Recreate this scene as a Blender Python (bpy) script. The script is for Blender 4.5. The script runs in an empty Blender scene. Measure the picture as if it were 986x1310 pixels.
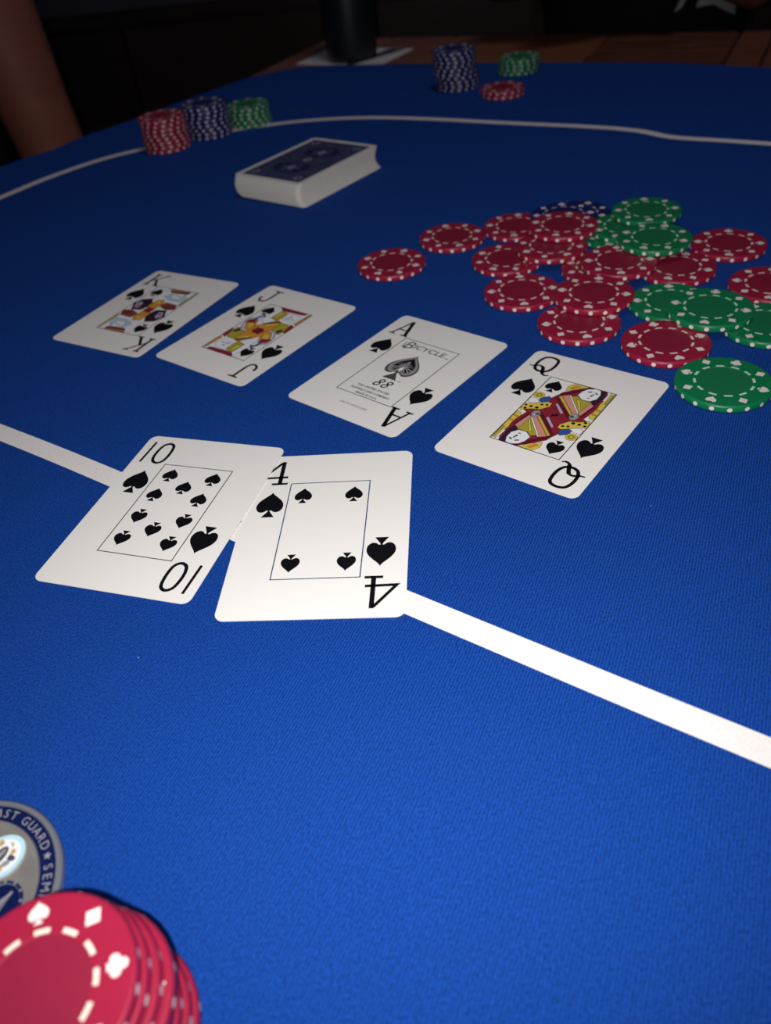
import bpy, bmesh, math, random
from mathutils import Vector, Matrix
from mathutils.bvhtree import BVHTree

random.seed(7)
S = bpy.context.scene
COL = S.collection
MM = 0.001
PI = math.pi

# ------------------------------------------------------------------ camera
cd = bpy.data.cameras.new('camera')
cam = bpy.data.objects.new('camera', cd)
COL.objects.link(cam)
S.camera = cam
CAM = Vector((0, 0, 0.19087))
fwd = Vector((0, 0.75942809, -0.65059125))
rgt = Vector((0.99169984, -0.08364951, -0.09764316))
upv = Vector((0.1285746, 0.64519124, 0.75312472))
M = Matrix((rgt, upv, -fwd)).transposed().to_4x4()
M.translation = CAM
cam.matrix_world = M
cd.sensor_fit = 'VERTICAL'
cd.sensor_height = 24.0
cd.lens = 1010.507 / 1310 * 24.0
cd.clip_start = 0.01
cd.clip_end = 50
cd.dof.use_dof = True
cd.dof.focus_distance = 0.295
cd.dof.aperture_fstop = 7.6

# ------------------------------------------------------------------ light
S.view_settings.view_transform = 'Standard'
S.view_settings.look = 'None'
S.view_settings.exposure = 0.0
S.view_settings.gamma = 1.0
S.view_settings.use_curve_mapping = False
w = bpy.data.worlds.new('world')
S.world = w
w.use_nodes = True
w.node_tree.nodes['Background'].inputs[0].default_value = (0.5, 0.55, 0.65, 1)
w.node_tree.nodes['Background'].inputs[1].default_value = 0.01

# the phone's flash, a centimetre above and left of its lens
fl = bpy.data.lights.new('phone_flash', 'SPOT')
fl.energy = 5.05
fl.color = (1.0, 0.98, 0.955)
fl.shadow_soft_size = 0.003
fl.spot_size = math.radians(120)
fl.spot_blend = 1.0
flo = bpy.data.objects.new('phone_flash', fl)
COL.objects.link(flo)
flo.location = (-0.010, -0.010, 0.200)
aim = (fwd + upv * math.tan(math.radians(8))).normalized()
flo.rotation_euler = aim.to_track_quat('-Z', 'Y').to_euler()

# added ambient fill from above, lifts the far cards and line; source unseen
al = bpy.data.lights.new('added_fill_light', 'AREA')
al.shape = 'DISK'
al.size = 0.42
al.energy = 3.1
al.color = (0.94, 0.87, 1.0)
alo = bpy.data.objects.new('added_fill_light', al)
COL.objects.link(alo)
alo.location = (0.30, 0.45, 1.60)


# ------------------------------------------------------------------ materials
def mat(name, col, rough=0.5, spec=0.5, metal=0.0, noise=None, bump=None, coat=0.0):
    """Principled material; noise=(scale, amount) varies the colour, bump=(scale, strength, distance)."""
    m = bpy.data.materials.new(name)
    m.use_nodes = True
    nt = m.node_tree
    b = nt.nodes['Principled BSDF']
    b.inputs['Base Color'].default_value = (*col, 1)
    b.inputs['Roughness'].default_value = rough
    b.inputs['Specular IOR Level'].default_value = spec
    b.inputs['Metallic'].default_value = metal
    b.inputs['Coat Weight'].default_value = coat
    if noise or bump:
        tc = nt.nodes.new('ShaderNodeTexCoord')
    if noise:
        n = nt.nodes.new('ShaderNodeTexNoise')
        n.inputs['Scale'].default_value = noise[0]
        n.inputs['Detail'].default_value = 4
        nt.links.new(tc.outputs['Object'], n.inputs['Vector'])
        r = nt.nodes.new('ShaderNodeValToRGB')
        a = noise[1]
        r.color_ramp.elements[0].color = (*[c * (1 - a) for c in col], 1)
        r.color_ramp.elements[1].color = (*[min(1, c * (1 + a)) for c in col], 1)
        r.color_ramp.elements[0].position = 0.3
        r.color_ramp.elements[1].position = 0.7
        nt.links.new(n.outputs['Fac'], r.inputs['Fac'])
        nt.links.new(r.outputs['Color'], b.inputs['Base Color'])
    if bump:
        n2 = nt.nodes.new('ShaderNodeTexNoise')
        n2.inputs['Scale'].default_value = bump[0]
        nt.links.new(tc.outputs['Object'], n2.inputs['Vector'])
        bp = nt.nodes.new('ShaderNodeBump')
        bp.inputs['Strength'].default_value = bump[1]
        bp.inputs['Distance'].default_value = bump[2]
        nt.links.new(n2.outputs['Fac'], bp.inputs['Height'])
        nt.links.new(bp.outputs['Normal'], b.inputs['Normal'])
    return m


def felt_material():
    m = bpy.data.materials.new('blue_speed_cloth')
    m.use_nodes = True
    nt = m.node_tree
    L = nt.links.new
    b = nt.nodes['Principled BSDF']
    b.inputs['Roughness'].default_value = 0.85
    b.inputs['Specular IOR Level'].default_value = 0.05
    b.inputs['Sheen Weight'].default_value = 0.03
    b.inputs['Sheen Roughness'].default_value = 0.5
    b.inputs['Sheen Tint'].default_value = (0.25, 0.55, 1.0, 1)
    tc = nt.nodes.new('ShaderNodeTexCoord')
    # twill ribs, broken up by a fine noise
    mp = nt.nodes.new('ShaderNodeMapping')
    mp.inputs['Rotation'].default_value = (0, 0, math.radians(28))
    L(tc.outputs['Object'], mp.inputs['Vector'])
    wv = nt.nodes.new('ShaderNodeTexWave')
    wv.inputs['Scale'].default_value = 330
    wv.inputs['Distortion'].default_value = 2.5
    wv.inputs['Detail'].default_value = 2
    wv.inputs['Detail Scale'].default_value = 2.0
    L(mp.outputs['Vector'], wv.inputs['Vector'])
    n1 = nt.nodes.new('ShaderNodeTexNoise')
    n1.inputs['Scale'].default_value = 1250
    n1.inputs['Detail'].default_value = 3
    L(tc.outputs['Object'], n1.inputs['Vector'])
    mx = nt.nodes.new('ShaderNodeMix')
    mx.inputs['Factor'].default_value = 0.72
    L(wv.outputs['Fac'], mx.inputs['A'])
    L(n1.outputs['Fac'], mx.inputs['B'])
    ramp = nt.nodes.new('ShaderNodeValToRGB')
    ramp.color_ramp.elements[0].position = 0.34
    ramp.color_ramp.elements[1].position = 0.66
    ramp.color_ramp.elements[0].color = (0.0035, 0.0255, 0.147, 1)
    ramp.color_ramp.elements[1].color = (0.0095, 0.067, 0.37, 1)
    L(mx.outputs['Result'], ramp.inputs['Fac'])
    # tiny specks of lint and salt-like dust
    vo = nt.nodes.new('ShaderNodeTexVoronoi')
    vo.inputs['Scale'].default_value = 85
    L(tc.outputs['Object'], vo.inputs['Vector'])
    lt = nt.nodes.new('ShaderNodeMath')
    lt.operation = 'LESS_THAN'
    lt.inputs[1].default_value = 0.032
    L(vo.outputs['Distance'], lt.inputs[0])
    sep = nt.nodes.new('ShaderNodeSeparateColor')
    L(vo.outputs['Color'], sep.inputs[0])
    gt = nt.nodes.new('ShaderNodeMath')
    gt.operation = 'GREATER_THAN'
    gt.inputs[1].default_value = 0.86
    L(sep.outputs[0], gt.inputs[0])
    mu = nt.nodes.new('ShaderNodeMath')
    mu.operation = 'MULTIPLY'
    L(lt.outputs[0], mu.inputs[0])
    L(gt.outputs[0], mu.inputs[1])
    m8 = nt.nodes.new('ShaderNodeMath')
    m8.operation = 'MULTIPLY'
    m8.inputs[1].default_value = 0.5
    L(mu.outputs[0], m8.inputs[0])
    mc = nt.nodes.new('ShaderNodeMix')
    mc.data_type = 'RGBA'
    L(m8.outputs[0], mc.inputs['Factor'])
    L(ramp.outputs['Color'], mc.inputs[6])
    mc.inputs[7].default_value = (0.35, 0.5, 0.75, 1)
    L(mc.outputs[2], b.inputs['Base Color'])
    bp = nt.nodes.new('ShaderNodeBump')
    bp.inputs['Strength'].default_value = 0.35
    bp.inputs['Distance'].default_value = 0.0004
    L(mx.outputs['Result'], bp.inputs['Height'])
    L(bp.outputs['Normal'], b.inputs['Normal'])
    return m


def wood_material(name, c0, c1, rough=0.45, scale=14):
    m = bpy.data.materials.new(name)
    m.use_nodes = True
    nt = m.node_tree
    L = nt.links.new
    b = nt.nodes['Principled BSDF']
    b.inputs['Roughness'].default_value = rough
    tc = nt.nodes.new('ShaderNodeTexCoord')
    mp = nt.nodes.new('ShaderNodeMapping')
    mp.inputs['Scale'].default_value = (1, 9, 9)
    L(tc.outputs['Object'], mp.inputs['Vector'])
    n = nt.nodes.new('ShaderNodeTexNoise')
    n.inputs['Scale'].default_value = scale
    n.inputs['Detail'].default_value = 6
    n.inputs['Distortion'].default_value = 0.6
    L(mp.outputs['Vector'], n.inputs['Vector'])
    oi = nt.nodes.new('ShaderNodeObjectInfo')
    ad = nt.nodes.new('ShaderNodeMath')
    ad.operation = 'MULTIPLY_ADD'
    ad.inputs[1].default_value = 0.4
    L(oi.outputs['Random'], ad.inputs[0])
    L(n.outputs['Fac'], ad.inputs[2])
    r = nt.nodes.new('ShaderNodeValToRGB')
    r.color_ramp.elements[0].position = 0.4
    r.color_ramp.elements[1].position = 0.95
    r.color_ramp.elements[0].color = (*c0, 1)
    r.color_ramp.elements[1].color = (*c1, 1)
    L(ad.outputs[0], r.inputs['Fac'])
    L(r.outputs['Color'], b.inputs['Base Color'])
    return m


FELT = felt_material()
TAPE = mat('white_line_print', (0.79, 0.76, 0.74), 0.8, 0.2, noise=(900, 0.06), bump=(1600, 0.3, 0.0003))
WOOD = wood_material('brown_table_wood', (0.10, 0.032, 0.016), (0.26, 0.095, 0.045))
DARKWOOD = wood_material('dark_sideboard_wood', (0.012, 0.006, 0.003), (0.03, 0.014, 0.008))
CARD = mat('card_stock', (0.83, 0.81, 0.78), 0.38, 0.35)
CARDEDGE = mat('card_stock_edges', (0.74, 0.70, 0.63), 0.7, 0.2, noise=(300, 0.03))
INK = mat('black_print', (0.004, 0.004, 0.006), 0.4, 0.3)
LINE_BLUE = mat('dark_blue_print_line', (0.02, 0.05, 0.13), 0.5, 0.3)
GREY = mat('grey_print', (0.065, 0.065, 0.072), 0.5, 0.3)
LGREY = mat('light_grey_print', (0.30, 0.29, 0.29), 0.5, 0.3)
PWHITE = mat('white_print', (0.80, 0.82, 0.86), 0.45, 0.3)
P_RED = mat('crimson_print', (0.25, 0.015, 0.03), 0.5, 0.3)
P_DRED = mat('dark_red_print', (0.11, 0.006, 0.015), 0.5, 0.3)
P_PINK = mat('salmon_print', (0.62, 0.27, 0.20), 0.5, 0.3)
P_YEL = mat('yellow_print', (0.66, 0.52, 0.07), 0.5, 0.3)
P_OLIVE = mat('yellow_green_print', (0.38, 0.34, 0.04), 0.5, 0.3)
P_OR = mat('orange_print', (0.66, 0.27, 0.03), 0.5, 0.3)
P_BLUE = mat('blue_print', (0.03, 0.08, 0.30), 0.5, 0.3)
P_DARK = mat('dark_purple_print', (0.03, 0.012, 0.03), 0.5, 0.3)
P_LILAC = mat('lilac_print', (0.50, 0.36, 0.50), 0.5, 0.3)
P_BROWN = mat('brown_print', (0.20, 0.07, 0.03), 0.5, 0.3)
P_SKY = mat('pale_blue_print', (0.45, 0.60, 0.66), 0.45, 0.3)
NAVY = mat('navy_card_back', (0.014, 0.022, 0.085), 0.45, 0.3, noise=(260, 0.55))
BACKBLUE = mat('mid_blue_card_back', (0.075, 0.085, 0.17), 0.45, 0.3, noise=(420, 0.3))
BACKLIGHT = mat('pale_card_back', (0.22, 0.23, 0.36), 0.45, 0.3, noise=(500, 0.4))
BACKMID = mat('grey_blue_card_back', (0.045, 0.052, 0.115), 0.45, 0.3, noise=(330, 0.5))
CHIP = {
    'red': mat('red_chip_clay', (0.31, 0.0115, 0.043), 0.36, 0.45, bump=(900, 0.05, 0.0002)),
    'green': mat('green_chip_clay', (0.004, 0.185, 0.066), 0.36, 0.45, bump=(900, 0.05, 0.0002)),
    'blue': mat('blue_chip_clay', (0.007, 0.016, 0.125), 0.36, 0.45, bump=(900, 0.05, 0.0002)),
}
CHIPIN = {
    'red': mat('red_chip_centre', (0.235, 0.009, 0.036), 0.5, 0.35),
    'green': mat('green_chip_centre', (0.006, 0.155, 0.060), 0.5, 0.35),
    'blue': mat('blue_chip_centre', (0.006, 0.012, 0.085), 0.5, 0.35),
}
CHIPW = mat('white_chip_inlay', (0.80, 0.71, 0.69), 0.45, 0.3)
CHIPDASH = {
    'red': mat('cream_dash', (0.78, 0.68, 0.58), 0.5, 0.3),
    'green': mat('mint_dash', (0.50, 0.76, 0.55), 0.5, 0.3),
    'blue': mat('lilac_dash', (0.55, 0.55, 0.72), 0.5, 0.3),
}
COIN = mat('brushed_pewter', (0.52, 0.50, 0.48), 0.42, 0.5, metal=0.75, noise=(120, 0.12))
COINRIM = mat('dull_pewter_rim', (0.30, 0.32, 0.36), 0.45, 0.5, metal=0.6)
ENAMEL = mat('navy_enamel', (0.005, 0.010, 0.065), 0.2, 0.6)
ENAMEL2 = mat('pale_blue_enamel', (0.45, 0.72, 0.80), 0.2, 0.6)
COINW = mat('raised_silver_letters', (0.38, 0.38, 0.42), 0.35, 0.5, metal=0.3)
GOLD = mat('gold_enamel', (0.50, 0.34, 0.12), 0.3, 0.5)
SKIN = mat('skin', (0.25, 0.085, 0.055), 0.55, 0.35, noise=(30, 0.1))
BLACKCLOTH = mat('black_cotton', (0.008, 0.009, 0.010), 0.9, 0.1)
DARKDENIM = mat('dark_denim', (0.012, 0.014, 0.022), 0.9, 0.1)
HAIR = mat('dark_hair', (0.012, 0.008, 0.006), 0.6, 0.3)
EYE = mat('eye_white', (0.7, 0.7, 0.68), 0.2, 0.5)
SHIRTWHITE = mat('white_shirt_print', (0.36, 0.36, 0.36), 0.8, 0.2)
WALL = mat('grey_blue_wall_paint', (0.42, 0.47, 0.62), 0.8, 0.2, noise=(3, 0.05))
CEIL = mat('ceiling_paint', (0.7, 0.7, 0.68), 0.9, 0.1)
FLOOR = wood_material('dark_floor_boards', (0.02, 0.011, 0.007), (0.05, 0.028, 0.016))
STEEL = mat('dull_steel', (0.5, 0.48, 0.45), 0.35, 0.5, metal=0.9)
TUMBLER = mat('blue_black_lacquer', (0.005, 0.010, 0.014), 0.4, 0.5)
LAMPGLASS = mat('opal_lamp_glass', (0.8, 0.8, 0.78), 0.4, 0.4)


# ------------------------------------------------------------------ helpers
def mesh(name, verts, faces, mats, idx=None, smooth=False):
    me = bpy.data.meshes.new(name)
    me.from_pydata([tuple(v) for v in verts], [], faces)
    for m in (mats if isinstance(mats, (list, tuple)) else [mats]):
        me.materials.append(m)
    if idx:
        me.polygons.foreach_set('material_index', idx)
    if smooth:
        me.polygons.foreach_set('use_smooth', [True] * len(me.polygons))
    me.update()
    return me


def obj(name, data, parent=None, loc=None, rotz=0.0, label=None, cat=None, group=None, kind=None):
    o = bpy.data.objects.new(name, data)
    COL.objects.link(o)
    if parent is not None:
        o.parent = parent
    if loc is not None:
        o.location = loc
    if rotz:
        o.rotation_euler = (0, 0, rotz)
    for k, v in (('label', label), ('category', cat), ('group', group), ('kind', kind)):
        if v:
            o[k] = v
    return o


def thing(name, label, cat, loc=(0, 0, 0), rotz=0.0, group=None):
    return obj(name, None, None, loc, rotz, label, cat, group)


class Geo:
    """Collects polygons of several materials into one mesh; all sizes in millimetres."""
    def __init__(self):
        self.v, self.f, self.i, self.m = [], [], [], []

    def mi(self, m):
        if m not in self.m:
            self.m.append(m)
        return self.m.index(m)

    def poly(self, pts, m, z=0.0):
        n = len(self.v)
        pts = [tuple(p) for p in pts]
        a = sum(pts[k][0] * pts[(k + 1) % len(pts)][1] - pts[(k + 1) % len(pts)][0] * pts[k][1] for k in range(len(pts)))
        if len(pts[0]) == 2:
            if a < 0:
                pts = pts[::-1]
            pts = [(p[0], p[1], z) for p in pts]
        self.v += pts
        self.f.append(list(range(n, n + len(pts))))
        self.i.append(self.mi(m))

    def box(self, c, s, m, ax=None):
        """box centred at c with full sizes s; ax = rotation matrix"""
        n = len(self.v)
        for dx in (-.5, .5):
            for dy in (-.5, .5):
                for dz in (-.5, .5):
                    p = Vector((dx * s[0], dy * s[1], dz * s[2]))
                    if ax is not None:
                        p = ax @ p
                    self.v.append(tuple(Vector(c) + p))
        for f in ((0, 1, 3, 2), (4, 6, 7, 5), (0, 4, 5, 1), (2, 3, 7, 6), (0, 2, 6, 4), (1, 5, 7, 3)):
            self.f.append([n + k for k in f])
            self.i.append(self.mi(m))

    def lathe(self, prof, m, seg=32, c=(0, 0, 0)):
        """profile [(r, z)...] turned about z; r=0 ends are capped with fans; m per ring (list) or one"""
        n = len(self.v)
        rings = []
        for r, z in prof:
            if r < 1e-9:
                rings.append([len(self.v)])
                self.v.append((c[0], c[1], c[2] + z))
            else:
                k0 = len(self.v)
                rings.append(list(range(k0, k0 + seg)))
                for k in range(seg):
                    a = 2 * PI * k / seg
                    self.v.append((c[0] + r * math.cos(a), c[1] + r * math.sin(a), c[2] + z))
        for j in range(len(rings) - 1):
            A, B = rings[j], rings[j + 1]
            mm = self.mi(m[j] if isinstance(m, list) else m)
            for k in range(seg):
                k2 = (k + 1) % seg
                if len(A) == 1 and len(B) == 1:
                    continue
                if len(A) == 1:
                    f = [A[0], B[k2], B[k]]
                elif len(B) == 1:
                    f = [A[k], A[k2], B[0]]
                else:
                    f = [A[k], A[k2], B[k2], B[k]]
                self.f.append(f)
                self.i.append(mm)

    def stroke(self, pts, wd, m, z=0.0, closed=False, caps=False):
        """flat ribbon along a polyline; wd one width or one per point"""
        n = len(pts)
        if not isinstance(wd, (list, tuple)):
            wd = [wd] * n
        P = [Vector(p) for p in pts]
        Lp, Rp = [], []
        for k in range(n):
            a = P[(k - 1) % n] if (closed or k > 0) else P[k]
            b = P[(k + 1) % n] if (closed or k < n - 1) else P[k]
            d1 = (P[k] - a)
            d2 = (b - P[k])
            d = (d1.normalized() if d1.length > 1e-12 else Vector((0, 0))) + (d2.normalized() if d2.length > 1e-12 else Vector((0, 0)))
            d.normalize()
            nn = Vector((-d.y, d.x))
            ref = d2 if d2.length > 1e-12 else d1
            c = max(0.35, abs(nn.dot(Vector((-ref.y, ref.x)).normalized())))
            Lp.append(P[k] + nn * wd[k] * .5 / c)
            Rp.append(P[k] - nn * wd[k] * .5 / c)
        for k in range(n if closed else n - 1):
            k2 = (k + 1) % n
            self.poly([Lp[k], Rp[k], Rp[k2], Lp[k2]], m, z)

    def build(self, name, smooth=False):
        return mesh(name, [(x * MM, y * MM, z * MM) for x, y, z in self.v], self.f, self.m, self.i, smooth)


def at(x, y, z=0.0):
    return Vector((x, y, z)) * MM


def rot2(pts, a=PI, c=(0, 0)):
    ca, sa = math.cos(a), math.sin(a)
    return [(c[0] + ca * x - sa * y, c[1] + sa * x + ca * y) for x, y in pts]


def circ(cx, cy, r, n=16, a0=0, a1=2 * PI, ry=None):
    ry = r if ry is None else ry
    full = abs(a1 - a0 - 2 * PI) < 1e-6
    return [(cx + r * math.cos(a0 + (a1 - a0) * k / (n if full else n - 1)), cy + ry * math.sin(a0 + (a1 - a0) * k / (n if full else n - 1))) for k in range(n)]


def bez(p0, p1, p2, p3, n=8):
    out = []
    for k in range(n):
        t = k / n
        s = 1 - t
        out.append((s**3 * p0[0] + 3 * s * s * t * p1[0] + 3 * s * t * t * p2[0] + t**3 * p3[0],
                    s**3 * p0[1] + 3 * s * s * t * p1[1] + 3 * s * t * t * p2[1] + t**3 * p3[1]))
    return out


def catmull(pts, n=8, closed=False):
    out = []
    N = len(pts)
    for k in range(N if closed else N - 1):
        g = lambda i: pts[i % N] if closed else pts[max(0, min(N - 1, i))]
        a, b, c, d = g(k - 1), g(k), g(k + 1), g(k + 2)
        for j in range(n):
            t = j / n
            out.append(tuple(.5 * ((2 * b[i]) + (-a[i] + c[i]) * t + (2 * a[i] - 5 * b[i] + 4 * c[i] - d[i]) * t * t + (-a[i] + 3 * b[i] - 3 * c[i] + d[i]) * t**3) for i in (0, 1)))
    if not closed:
        out.append(tuple(pts[-1]))
    return out


def spade_outline(cx, cy, h, wd, a=0.0):
    """outline of the leaf of a spade (tip up, height h overall) and of its separate foot"""
    H, W2 = h, wd / 2
    right = bez((0, .5 * H), (.10 * W2, .36 * H), (.98 * W2, .20 * H), (W2, -.06 * H), 9) + \
        bez((W2, -.06 * H), (1.0 * W2, -.33 * H), (.34 * W2, -.40 * H), (.09 * W2, -.17 * H), 9)
    leaf = right + [(-x, y) for x, y in right[::-1] if x > 1e-6]
    foot = [(0, -.18 * H), (.12 * W2, -.30 * H), (.48 * W2, -.5 * H), (-.48 * W2, -.5 * H), (-.12 * W2, -.30 * H)]
    return [rot2(p, a, (cx, cy)) for p in (leaf, foot)]


def text_mesh(body, size, shear=0.0, spacing=1.0, width=1.0, align='CENTER', bold=0.0):
    """flat mesh of a line of text, centred, size = cap height in the caller's unit"""
    cu = bpy.data.curves.new('text', 'FONT')
    cu.body = body
    cu.size = 1.0
    cu.shear = shear
    cu.space_character = spacing
    cu.align_x = align
    cu.resolution_u = 3
    cu.offset = bold
    o = bpy.data.objects.new('text', cu)
    COL.objects.link(o)
    bpy.context.view_layer.update()
    dg = bpy.context.evaluated_depsgraph_get()
    me = o.evaluated_get(dg).to_mesh()
    vs = [(v.co.x, v.co.y) for v in me.vertices]
    fs = [list(p.vertices) for p in me.polygons]
    o.evaluated_get(dg).to_mesh_clear()
    bpy.data.objects.remove(o)
    bpy.data.curves.remove(cu)
    y0 = min(v[1] for v in vs)
    y1 = max(v[1] for v in vs)
    x0 = min(v[0] for v in vs)
    x1 = max(v[0] for v in vs)
    s = size / (y1 - y0)
    cx, cy = (x0 + x1) / 2, (y0 + y1) / 2
    return [((x - cx) * s * width, (y - cy) * s) for x, y in vs], fs


def add_text(g, tm, c, m, z, a=0.0, fit_w=None):
    vs, fs = tm
    if fit_w:
        wd = max(v[0] for v in vs) - min(v[0] for v in vs)
        vs = [(x * fit_w / wd, y) for x, y in vs]
    vs = rot2(vs, a, c)
    n = len(g.v)
    g.v += [(x, y, z) for x, y in vs]
    for f in fs:
        g.f.append([n + k for k in f])
        g.i.append(g.mi(m))


# ------------------------------------------------------------------ the room (felt top is z = 0, floor 762 mm below)
FZ = -762.0
d1 = Vector((0.988, -0.156))
d2 = Vector((0.156, 0.988))
ROOM_A = math.atan2(d1.y, d1.x)
U0, U1, V0, V1, CZ = -1900.0, 2300.0, -1500.0, 2560.0, 1640.0


def room(u, v):
    return (d1.x * u + d2.x * v, d1.y * u + d2.y * v)


def slab(name, u0, u1, v0, v1, z0, z1, m):
    g = Geo()
    g.box(((u0 + u1) / 2, (v0 + v1) / 2, (z0 + z1) / 2), (u1 - u0, v1 - v0, z1 - z0), m)
    return obj(name, g.build(name), None, (0, 0, 0), ROOM_A, kind='structure')


slab('floor', U0, U1, V0, V1, FZ - 40, FZ, FLOOR)
slab('ceiling', U0, U1, V0, V1, CZ, CZ + 40, CEIL)
slab('wall_back', U0 - 60, U1 + 60, V1, V1 + 60, FZ, CZ, WALL)
slab('wall_front', U0 - 60, U1 + 60, V0 - 60, V0, FZ, CZ, WALL)
slab('wall_left', U0 - 60, U0, V0, V1, FZ, CZ, WALL)
slab('wall_right', U1, U1 + 60, V0, V1, FZ, CZ, WALL)
slab('baseboard_back', U0, U1, V1 - 14, V1, FZ, FZ + 90, DARKWOOD)

# sideboard of dark wood far behind the table: top 60 mm below the felt
sb = thing('sideboard', 'long dark wooden sideboard in the gloom against the grey-blue wall', 'sideboard',
           at(*room(150, 2310), FZ), ROOM_A)
SBH = -62 - FZ
g = Geo(); g.box((0, 0, SBH / 2 + 30), (2900, 420, SBH - 90), DARKWOOD)
obj('body', g.build('sideboard_body'), sb)
g = Geo(); g.box((0, -8, SBH - 14), (2940, 450, 28), DARKWOOD)
obj('top', g.build('sideboard_top'), sb)
g = Geo(); g.box((0, -206, 0), (470, 18, SBH - 130), DARKWOOD); dm = g.build('sideboard_door')
g = Geo(); g.lathe([(0, 0), (7, 0), (7, 10), (14, 14), (15, 20), (10, 26), (0, 27)], STEEL, 16); km = g.build('door_knob', True)
for k in range(6):
    dr = obj('door', dm, sb, at(-1190 + 476 * k, -11, SBH / 2 + 26))
    kn = obj('knob', km, dr, at(205 if k % 2 == 0 else -205, -215, 60))
    kn.rotation_euler = (PI / 2, 0, 0)
g = Geo(); g.box((0, 0, 37), (60, 60, 74), DARKWOOD); lm = g.build('sideboard_foot')
for x in (-1400, 1400):
    for y in (-160, 160):
        obj('foot', lm, sb, at(x, y, 0))

# made-up fixture, out of view: the fill light sits just below its glass
cl = thing('added_ceiling_lamp', 'added round opal ceiling lamp, out of view, flush above the card table', 'ceiling lamp', at(300, 450, CZ))
g = Geo(); g.lathe([(0, 0), (230, 0), (230, -14), (0, -14)][::-1], STEEL, 40); obj('base', g.build('lamp_base'), cl)
g = Geo(); g.lathe([(0, -32), (120, -31), (200, -24), (215, -14), (0, -14)], LAMPGLASS, 40); obj('shade', g.build('lamp_shade', True), cl)

# ------------------------------------------------------------------ wooden table under the felt top
TA = math.atan2(-0.5, 0.866)
TZ = -12.0
tb = thing('wooden_table', 'brown plank-topped wooden table under the blue poker felt', 'table', at(4, 1217, FZ), TA)
TL, TW, TH = 1900.0, 1190.0, TZ - FZ
edges = [0.0]
while edges[-1] < TL - 60:
    edges.append(edges[-1] + random.uniform(88, 108))
# two seams the photograph shows, one narrow paler plank between them
sx = [0.866 * (x - 4) - 0.5 * (y - 1217) for x, y in ((441, 941), (460, 906))]
edges = [e for e in edges if e < sx[0] - 60 or e > sx[1] + 60] + sx
edges = sorted(edges)
edges[-1] = TL
for k in range(len(edges) - 1):
    a, b = edges[k] + .9, edges[k + 1] - .9
    g = Geo()
    zt = TH + random.uniform(-.25, 0)
    # plank with eased long edges
    n = 2.0
    sec = [(a, zt - 26), (b, zt - 26), (b, zt - n), (b - n, zt), (a + n, zt), (a, zt - n)]
    n0 = len(g.v)
    for y in (0, -TW):
        g.v += [(x, y, z) for x, z in sec]
    N = len(sec)
    for j in range(N):
        g.f.append([n0 + j, n0 + (j + 1) % N, n0 + N + (j + 1) % N, n0 + N + j]); g.i.append(g.mi(WOOD))
    g.f.append([n0 + j for j in range(N)][::-1]); g.i.append(0)
    g.f.append([n0 + N + j for j in range(N)]); g.i.append(0)
    pm = g.build('plank')
    # grain runs along the plank: turn the texture space by building along local x
    obj('plank', pm, tb)
g = Geo()
for y in (-90, -TW + 90):
    g.box((TL / 2, y, TH - 72), (TL - 200, 24, 90), WOOD)
for x in (100, TL - 100):
    g.box((x, -TW / 2, TH - 72), (24, TW - 204, 90), WOOD)
obj('apron', g.build('table_apron'), tb)
g = Geo(); g.lathe([(0, 0), (24, 0), (30, 60), (36, 500), (38, TH - 120), (38, TH - 27.5), (0, TH - 27.5)], WOOD, 20); lm = g.build('table_leg', True)
for x in (130, TL - 130):
    for y in (-120, -TW + 120):
        obj('leg', lm, tb, at(x, y, 0))

# ------------------------------------------------------------------ blue poker felt on the table
far_pts = [(-588, 393), (-500, 505), (-400, 632), (-299, 758), (-264, 790), (-243, 821), (-204, 861), (-149, 924), (-100, 975), (-66, 997), (-30, 1004), (0, 996),
           (27, 982), (116, 936), (219, 878), (316, 819), (354, 787), (387, 757), (520, 650), (800, 426), (1080, 202), (1190, 110),
           (1190, 20), (1060, -140), (900, -330), (740, -530), (680, -590), (600, -560), (300, -318), (0, -78), (-300, 162), (-520, 335)]
out = catmull(far_pts, 6, True)
g = Geo()
N = len(out)
cx = sum(p[0] for p in out) / N; cy = sum(p[1] for p in out) / N


def inset(p, d):
    v = Vector((p[0] - cx, p[1] - cy))
    v.length -= d
    return (cx + v.x, cy + v.y)


rows = [([inset(p, 3) for p in out], TZ + .2), (out, TZ + 2.5), (out, -4.0), ([inset(p, 1.2) for p in out], -1.2), ([inset(p, 4) for p in out], 0.0)]
for pts, z in rows:
    g.v += [(x, y, z) for x, y in pts]
for j in range(len(rows) - 1):
    for k in range(N):
        k2 = (k + 1) % N
        g.f.append([j * N + k2, j * N + k, (j + 1) * N + k, (j + 1) * N + k2]); g.i.append(g.mi(FELT))
g.f.append([(len(rows) - 1) * N + k for k in range(N)][::-1]); g.i.append(0)
g.f.append([k for k in range(N)]); g.i.append(0)
fm = g.build('felt')
bmx = bmesh.new(); bmx.from_mesh(fm); bmesh.ops.recalc_face_normals(bmx, faces=bmx.faces); bmx.to_mesh(fm); bmx.free()
felt = obj('poker_table_top', fm, label='blue cloth poker table top with white betting line, lying on the brown table', cat='table top')

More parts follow.
